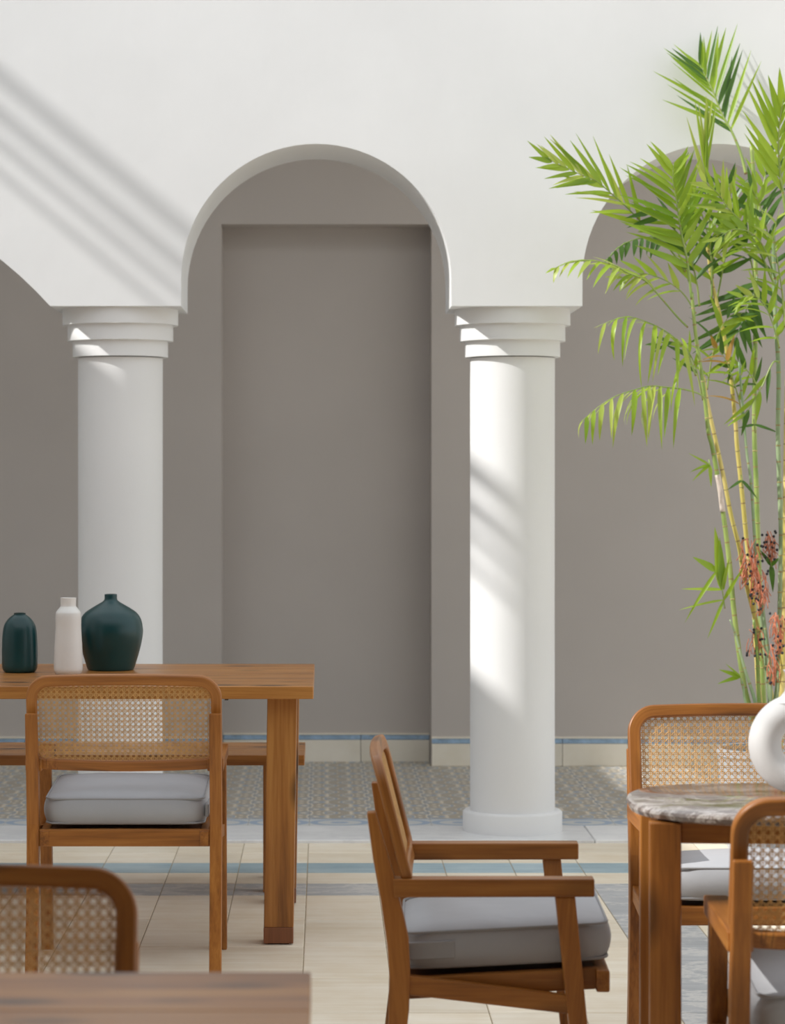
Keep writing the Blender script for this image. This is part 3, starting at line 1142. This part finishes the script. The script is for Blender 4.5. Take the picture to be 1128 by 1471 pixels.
def leaflet_mesh(droop, width_bias=0.4):
    n = 9
    V, Fc = [], []
    for i in range(n + 1):
        t = i / n
        ang = droop * t
        if abs(droop) > 1e-4:
            x, z = math.sin(ang) / droop, -(1 - math.cos(ang)) / droop
        else:
            x, z = t, 0
        w = max(0.012, 0.54 * min(1, ((t + 0.03) / 0.28) ** 0.5) * (1 - t ** 1.8) ** 0.9)
        nz = Vector((math.sin(ang), 0, math.cos(ang)))
        fold = 0.30 * w
        for s in (-1, 0, 1):
            V.append((x, s * w, z, (fold if s else 0.0)))
    # fold handled as a z lift in width units, stored separately
    return V, n


LEAF = {}


def leaf_data(kind, droop, wl, mat):
    key = (kind, mat)
    if key in LEAF:
        return LEAF[key]
    V, n = leaflet_mesh(droop)
    verts = [(x, y * wl, z + fo * wl) for x, y, z, fo in V]
    faces = []
    for i in range(n):
        a = i * 3
        faces += [(a, a + 1, a + 4, a + 3), (a + 1, a + 2, a + 5, a + 4)]
    me = bpy.data.meshes.new('leaflet')
    me.from_pydata(verts, [], faces)
    me.polygons.foreach_set('use_smooth', [True] * len(me.polygons))
    me.materials.append(M[mat])
    LEAF[key] = me
    return me


leaf_count = 0
JOINED = []


def add_leaflet(parent, base, direction, normal, length, width, droop, mat='leaf', joined=False):
    """one leaflet; the frame is x along the leaf, z its upper side"""
    global leaf_count
    x = direction.normalized()
    z = (normal - x * normal.dot(x)).normalized()
    y = z.cross(x)
    ws = width / (0.10 * length)
    mtx = Matrix.Translation(base) @ Matrix((x, y, z)).transposed().to_4x4() @ Matrix.Diagonal((length, length * ws, length, 1))
    kind = min((0.0, 0.25, 0.6, 1.1, 1.7), key=lambda q: abs(q - droop))
    me = leaf_data(kind, kind, 0.10, mat)
    if joined:
        JOINED.append((me, mtx, mat))
        return None
    o = bpy.data.objects.new('leaflet', me)
    col.objects.link(o)
    o.parent = parent
    o.matrix_local = mtx
    leaf_count += 1
    return o


def frond(pts, d0, d1, nl, lens, angs, droops, mats=('leaf',), normal=(0.1, -0.9, 0.45), width=8.0, start=0.12, wid=3.0, rmat='stemg', jitter=0.12, gravity=0.0, joined=False):
    """pts: rachis pixels from base to tip; lens (side a, side b) px; angs degrees off the rachis"""
    n = len(pts)
    sp = [pl(x, y, d0 + (d1 - d0) * i / (n - 1)) for i, (x, y) in enumerate(pts)]
    path = smooth_path(sp, 10)
    m = len(path)
    s = PD / F
    v, f, g = tube_vf(path, [max(0.0009, (wid * (1 - 0.75 * i / (m - 1))) * s / 2) for i in range(m)], 6)
    fr = mk('frond', v, f, M[rmat], palm, smooth=True, gvals=g)
    N0 = Vector(normal).normalized()
    rnd = random.Random(int(pts[0][0] * 7 + pts[0][1] * 13))
    for i in range(nl):
        for side in (0, 1):
            if lens[side] <= 0:
                continue
            t = start + (1 - start) * (i + 0.5 * side * 0.6 + 0.1) / nl
            t = min(t, 0.995)
            q = t * (m - 1)
            j = int(q)
            p = path[j].lerp(path[min(j + 1, m - 1)], q - j)
            tg = (path[min(j + 1, m - 1)] - path[max(j - 1, 0)]).normalized()
            sd = N0.cross(tg).normalized() * (1 if side == 0 else -1)
            prof = (0.62 + 0.38 * math.sin(math.pi * min(1, 0.18 + 0.72 * t))) * (1 - 0.45 * max(0, t - 0.6) / 0.4)
            a = math.radians(angs[side] * (1 - 0.45 * t) + rnd.uniform(-7, 7))
            dirv = tg * math.cos(a) + sd * math.sin(a)
            dirv += Vector((0, 0, -gravity)) + Vector((rnd.uniform(-1, 1), rnd.uniform(-1, 1), rnd.uniform(-1, 1))) * jitter
            L = lens[side] * prof * rnd.uniform(0.9, 1.2) * s
            nrm = N0 + Vector((rnd.uniform(-.5, .5), rnd.uniform(-.25, .25), rnd.uniform(-.35, .5)))
            dr = droops[side] * rnd.uniform(0.7, 1.3)
            if dr > 0.4:
                nrm = Vector((nrm.x * .3, nrm.y * .5, 1.0))
            mt = rnd.choice(mats)
            add_leaflet(fr, p, dirv, nrm, L, 1.12 * width * s * rnd.uniform(.8, 1.2) * (0.7 + 0.3 * prof), dr, mt, joined)
    return fr


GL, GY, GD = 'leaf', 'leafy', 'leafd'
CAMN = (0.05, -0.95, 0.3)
# upright frond high on the wall
frond([(1072, 250), (1064.7, 221.5), (1052.7, 191.6), (1037.8, 164.6), (1024, 130), (1013, 108), (1005, 92)], 9.66, 9.75, 13, (98, 108), (44, 50), (0.0, 0.0), (GL, GL, GD), CAMN, 7, 0.34, 5, jitter=.05)
# big frond reaching out in front of the pier
frond([(985, 390), (960, 355), (938, 337), (905, 302), (883, 282), (858, 261), (837, 252), (811, 240), (782, 227)], 9.36, 9.18, 13, (70, 88), (38, 38), (0.25, 0.0), (GL, GL, GY), CAMN, 8, 0.30, 3, jitter=.08)
# feather in the middle
frond([(994, 430), (988, 378), (980, 340), (976, 316), (972, 288), (967, 261), (968, 236)], 9.30, 9.22, 14, (92, 76), (62, 52), (0.25, 0.25), (GL,), (0.05, -0.9, 0.4), 9.5, 0.14, 4, jitter=.07)
# unopened spear
frond([(1024, 400), (1020, 330), (1015, 270), (1014, 220), (1016, 185)], 9.44, 9.46, 5, (95, 95), (9, 9), (0.0, 0.0), (GY, GL), CAMN, 6, 0.5, 4, jitter=.03)
# frond crossing from the right-hand stem
frond([(1113, 410), (1089, 356), (1067, 321), (1044.7, 297), (1032, 278), (1008, 258)], 9.38, 9.22, 11, (62, 62), (42, 52), (0.25, 0.25), (GL, GL, GY), CAMN, 8, 0.1, 3.5)
# upright frond at the edge
frond([(1134, 330), (1124, 270), (1119, 225), (1120, 180), (1126, 140)], 9.36, 9.28, 8, (98, 118), (34, 34), (0.0, 0.0), (GL,), CAMN, 10, 0.22, 5, jitter=.04)
# arching frond over the capital
frond([(988, 470), (974, 456), (949, 427), (927, 403), (902, 392), (882, 381), (852, 374.5), (821, 376.5), (788, 389)], 9.32, 9.12, 12, (54, 34), (50, 30), (0.6, 0.25), (GY, GL, GY), (0.0, -0.55, 0.85), 7, 0.28, 3, gravity=.25)
# curling frond below it
frond([(1000, 540), (986, 503), (970, 486), (953, 474), (933, 464), (908, 456), (884, 459), (854, 471)], 9.32, 9.10, 11, (100, 34), (78, 40), (1.7, 1.1), (GY, GL), (0.0, -0.5, 0.85), 6, 0.1, 3, gravity=.1)
# lowest arching frond with hanging leaflets
frond([(1016, 585), (1010, 569), (986, 560), (954, 556), (936, 554.5), (917, 558.5), (883, 570), (856, 587.6), (834, 607)], 9.34, 9.12, 12, (84, 70), (70, 58), (1.1, 1.1), (GY, GL, GY), (0.0, -0.35, 0.93), 7, 0.28, 3, gravity=.55)
# frond hanging among the stems, its shade put into the dark leaf colour
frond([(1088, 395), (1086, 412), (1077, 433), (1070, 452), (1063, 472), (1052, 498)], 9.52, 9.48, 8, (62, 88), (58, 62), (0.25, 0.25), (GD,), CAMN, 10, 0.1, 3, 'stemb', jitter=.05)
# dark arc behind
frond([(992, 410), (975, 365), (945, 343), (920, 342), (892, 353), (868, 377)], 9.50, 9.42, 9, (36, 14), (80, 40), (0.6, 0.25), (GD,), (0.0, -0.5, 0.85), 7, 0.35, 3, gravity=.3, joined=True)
# fill among the stems
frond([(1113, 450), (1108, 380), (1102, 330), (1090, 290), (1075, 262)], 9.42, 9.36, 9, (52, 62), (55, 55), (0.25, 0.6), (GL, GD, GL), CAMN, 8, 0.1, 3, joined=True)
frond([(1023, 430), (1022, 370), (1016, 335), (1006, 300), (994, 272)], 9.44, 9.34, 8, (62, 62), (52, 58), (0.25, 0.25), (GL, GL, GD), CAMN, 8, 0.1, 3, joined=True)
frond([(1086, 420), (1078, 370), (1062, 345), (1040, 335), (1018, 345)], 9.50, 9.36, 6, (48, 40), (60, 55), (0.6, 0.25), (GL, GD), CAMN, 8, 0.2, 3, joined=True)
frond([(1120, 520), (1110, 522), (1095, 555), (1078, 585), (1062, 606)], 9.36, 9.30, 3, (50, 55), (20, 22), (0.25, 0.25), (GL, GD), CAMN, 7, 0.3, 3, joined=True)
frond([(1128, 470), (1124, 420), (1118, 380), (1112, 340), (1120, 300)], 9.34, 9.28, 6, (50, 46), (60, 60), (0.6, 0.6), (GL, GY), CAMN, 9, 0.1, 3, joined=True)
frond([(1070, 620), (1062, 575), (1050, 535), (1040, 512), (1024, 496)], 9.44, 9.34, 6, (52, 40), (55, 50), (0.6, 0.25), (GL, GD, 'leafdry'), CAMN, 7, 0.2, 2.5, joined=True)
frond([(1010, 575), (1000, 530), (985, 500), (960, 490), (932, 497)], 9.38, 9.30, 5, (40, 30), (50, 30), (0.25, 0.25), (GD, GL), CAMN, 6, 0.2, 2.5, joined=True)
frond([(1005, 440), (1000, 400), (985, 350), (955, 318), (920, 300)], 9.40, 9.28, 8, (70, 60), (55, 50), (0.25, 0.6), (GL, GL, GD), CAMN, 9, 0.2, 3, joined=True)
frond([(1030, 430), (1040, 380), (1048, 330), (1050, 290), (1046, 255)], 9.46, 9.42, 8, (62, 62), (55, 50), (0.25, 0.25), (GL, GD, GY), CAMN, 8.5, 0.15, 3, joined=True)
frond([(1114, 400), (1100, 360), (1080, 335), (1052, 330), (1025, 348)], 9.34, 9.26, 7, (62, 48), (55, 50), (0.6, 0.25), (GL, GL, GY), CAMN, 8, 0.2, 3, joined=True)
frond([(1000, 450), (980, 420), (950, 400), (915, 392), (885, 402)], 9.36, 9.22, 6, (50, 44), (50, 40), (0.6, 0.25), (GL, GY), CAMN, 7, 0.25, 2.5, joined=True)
# side shoots
def shoot(base, leaves, d, mat='leaf'):
    fr = None
    b = pl(*base, d)
    v, f, g = tube_vf([b + Vector((0.004, 0, -0.03)), b, b + Vector((-0.003, 0, 0.02))], 0.0022, 6)
    fr = mk('shoot', v, f, M['stemg'], palm, smooth=True, gvals=g)
    for (tx, ty, w, dr) in leaves:
        t = pl(tx, ty, d - 0.03)
        k = 1.0 if dr < .3 else 1.12
        dv = t - b
        if dr >= .3:
            dv = dv + Vector((0, 0, 0.35 * dv.length))
        add_leaflet(fr, b, dv, Vector((0.1, -0.8, 0.6)), (t - b).length * k, w * PD / F, dr, mat)


shoot((1020, 668), [(989, 651, 5, 0), (999, 682, 5, .6), (1003, 692, 5, .6), (1022, 700, 6, 0)], 9.33)
shoot((1038, 847), [(1027, 757, 17, 0), (1034, 772, 13, 0), (978, 846, 6, 0), (1048, 800, 6, 0)], 9.31)
shoot((1030, 820), [(995, 800, 14, 0), (1000, 892, 6, .6)], 9.30)
shoot((1040, 862), [(976, 872, 4, .25), (1068, 815, 6, 0), (1026, 914, 5, .6)], 9.31)
shoot((1064, 972), [(1033, 962, 9, 0), (1032, 980, 7, .25), (1042, 953, 4, 0)], 9.30)
shoot((1066, 690), [(1090, 715, 6, .25), (1046, 702, 5, .25)], 9.36, 'leafd')
shoot((1108, 812), [(1092, 790, 9, 0), (1121, 800, 8, .25), (1112, 850, 9, .25)], 9.40, 'leafd')
shoot((1084, 610), [(1122, 620, 6, .25), (1060, 615, 5, 0)], 9.46, 'leafd')


frond([(1016, 560), (1022, 520), (1032, 480), (1048, 455), (1066, 450)], 9.42, 9.34, 6, (46, 46), (55, 50), (0.6, 0.25), (GL, GD, GL), CAMN, 7.5, 0.1, 2.5, joined=True)
frond([(1120, 500), (1112, 470), (1100, 440), (1084, 425), (1060, 428)], 9.36, 9.26, 7, (50, 46), (55, 50), (0.6, 0.25), (GL, GL, GY), CAMN, 8, 0.1, 2.5, joined=True)
frond([(1088, 330), (1092, 290), (1100, 250), (1104, 215)], 9.55, 9.60, 7, (60, 60), (50, 45), (0.25, 0.25), (GL, GD), CAMN, 8, 0.1, 3, joined=True)
frond([(1090, 560), (1080, 540), (1064, 525), (1044, 528)], 9.48, 9.40, 5, (40, 36), (60, 50), (0.6, 0.25), (GD, GL), CAMN, 7, 0.1, 2.5, joined=True)
# inner fronds' leaflets, too many to lay singly
mi = {}
V, Fc, MI = [], [], []
for me, mtx, mat in JOINED:
    o0 = len(V)
    V += [mtx @ v.co for v in me.vertices]
    for p in me.polygons:
        Fc.append(tuple(i + o0 for i in p.vertices))
        MI.append(mi.setdefault(mat, len(mi)))
fol = bpy.data.meshes.new('inner_foliage')
fol.from_pydata([tuple(v) for v in V], [], Fc)
fol.polygons.foreach_set('use_smooth', [True] * len(Fc))
for mat in mi:
    fol.materials.append(M[mat])
fol.polygons.foreach_set('material_index', MI)
fo = bpy.data.objects.new('inner_foliage', fol)
col.objects.link(fo)
fo.parent = palm
fo['kind'] = 'stuff'


# fruit clusters
def cluster(cx, cy, rx, ry, ns, nb, d, seed):
    rnd = random.Random(seed)
    lst, ber = [], []
    root = pl(cx - rx * .3, cy - ry, d)
    for k in range(ns):
        a = pl(cx + rnd.uniform(-.7, .7) * rx, cy + rnd.uniform(-1, .3) * ry, d + rnd.uniform(-.03, .03))
        b = a + Vector((rnd.uniform(-.02, .025), rnd.uniform(-.02, .02), -rnd.uniform(.03, .07)))
        mid = a.lerp(b, .5) + Vector((rnd.uniform(-.01, .01), rnd.uniform(-.01, .01), 0))
        v, f, g = tube_vf(smooth_path([a, mid, b], 3), 0.0016, 5)
        lst.append((v, f))
    for k in range(3):
        a = pl(cx + rnd.uniform(-.3, .3) * rx, cy + ry, d)
        v, f, g = tube_vf(smooth_path([root, root.lerp(a, .5) + Vector((.01, -.01, 0)), a], 4), 0.0022, 5)
        lst.append((v, f))
    o = mk('fruit_stalks', *join_vf(lst), M['stalk'], palm, smooth=True)
    o['kind'] = 'stuff'
    for k in range(nb):
        c = pl(cx + rnd.uniform(-1, 1) * rx, cy + rnd.uniform(-1, 1) * ry, d - rnd.uniform(0.0, .04))
        q = [(0.0008, -0.0052), (0.0036, -0.0038), (0.0052, 0), (0.0036, 0.0038), (0.0008, 0.0052)]
        ber.append(lathe_vf(q, 8, c))
    b = mk('berries', *join_vf(ber), M['berry'], o, smooth=True)
    b['kind'] = 'stuff'


cluster(1078, 815, 17, 42, 60, 14, 9.36, 1)
cluster(1092, 850, 14, 35, 44, 14, 9.34, 2)
cluster(1106, 785, 12, 22, 26, 20, 9.40, 3)
cluster(1118, 910, 12, 30, 34, 10, 9.30, 4)
cluster(1086, 920, 14, 22, 12, 14, 9.36, 5)
cluster(1110, 955, 8, 30, 22, 5, 9.32, 6)
print('leaflets', leaf_count)
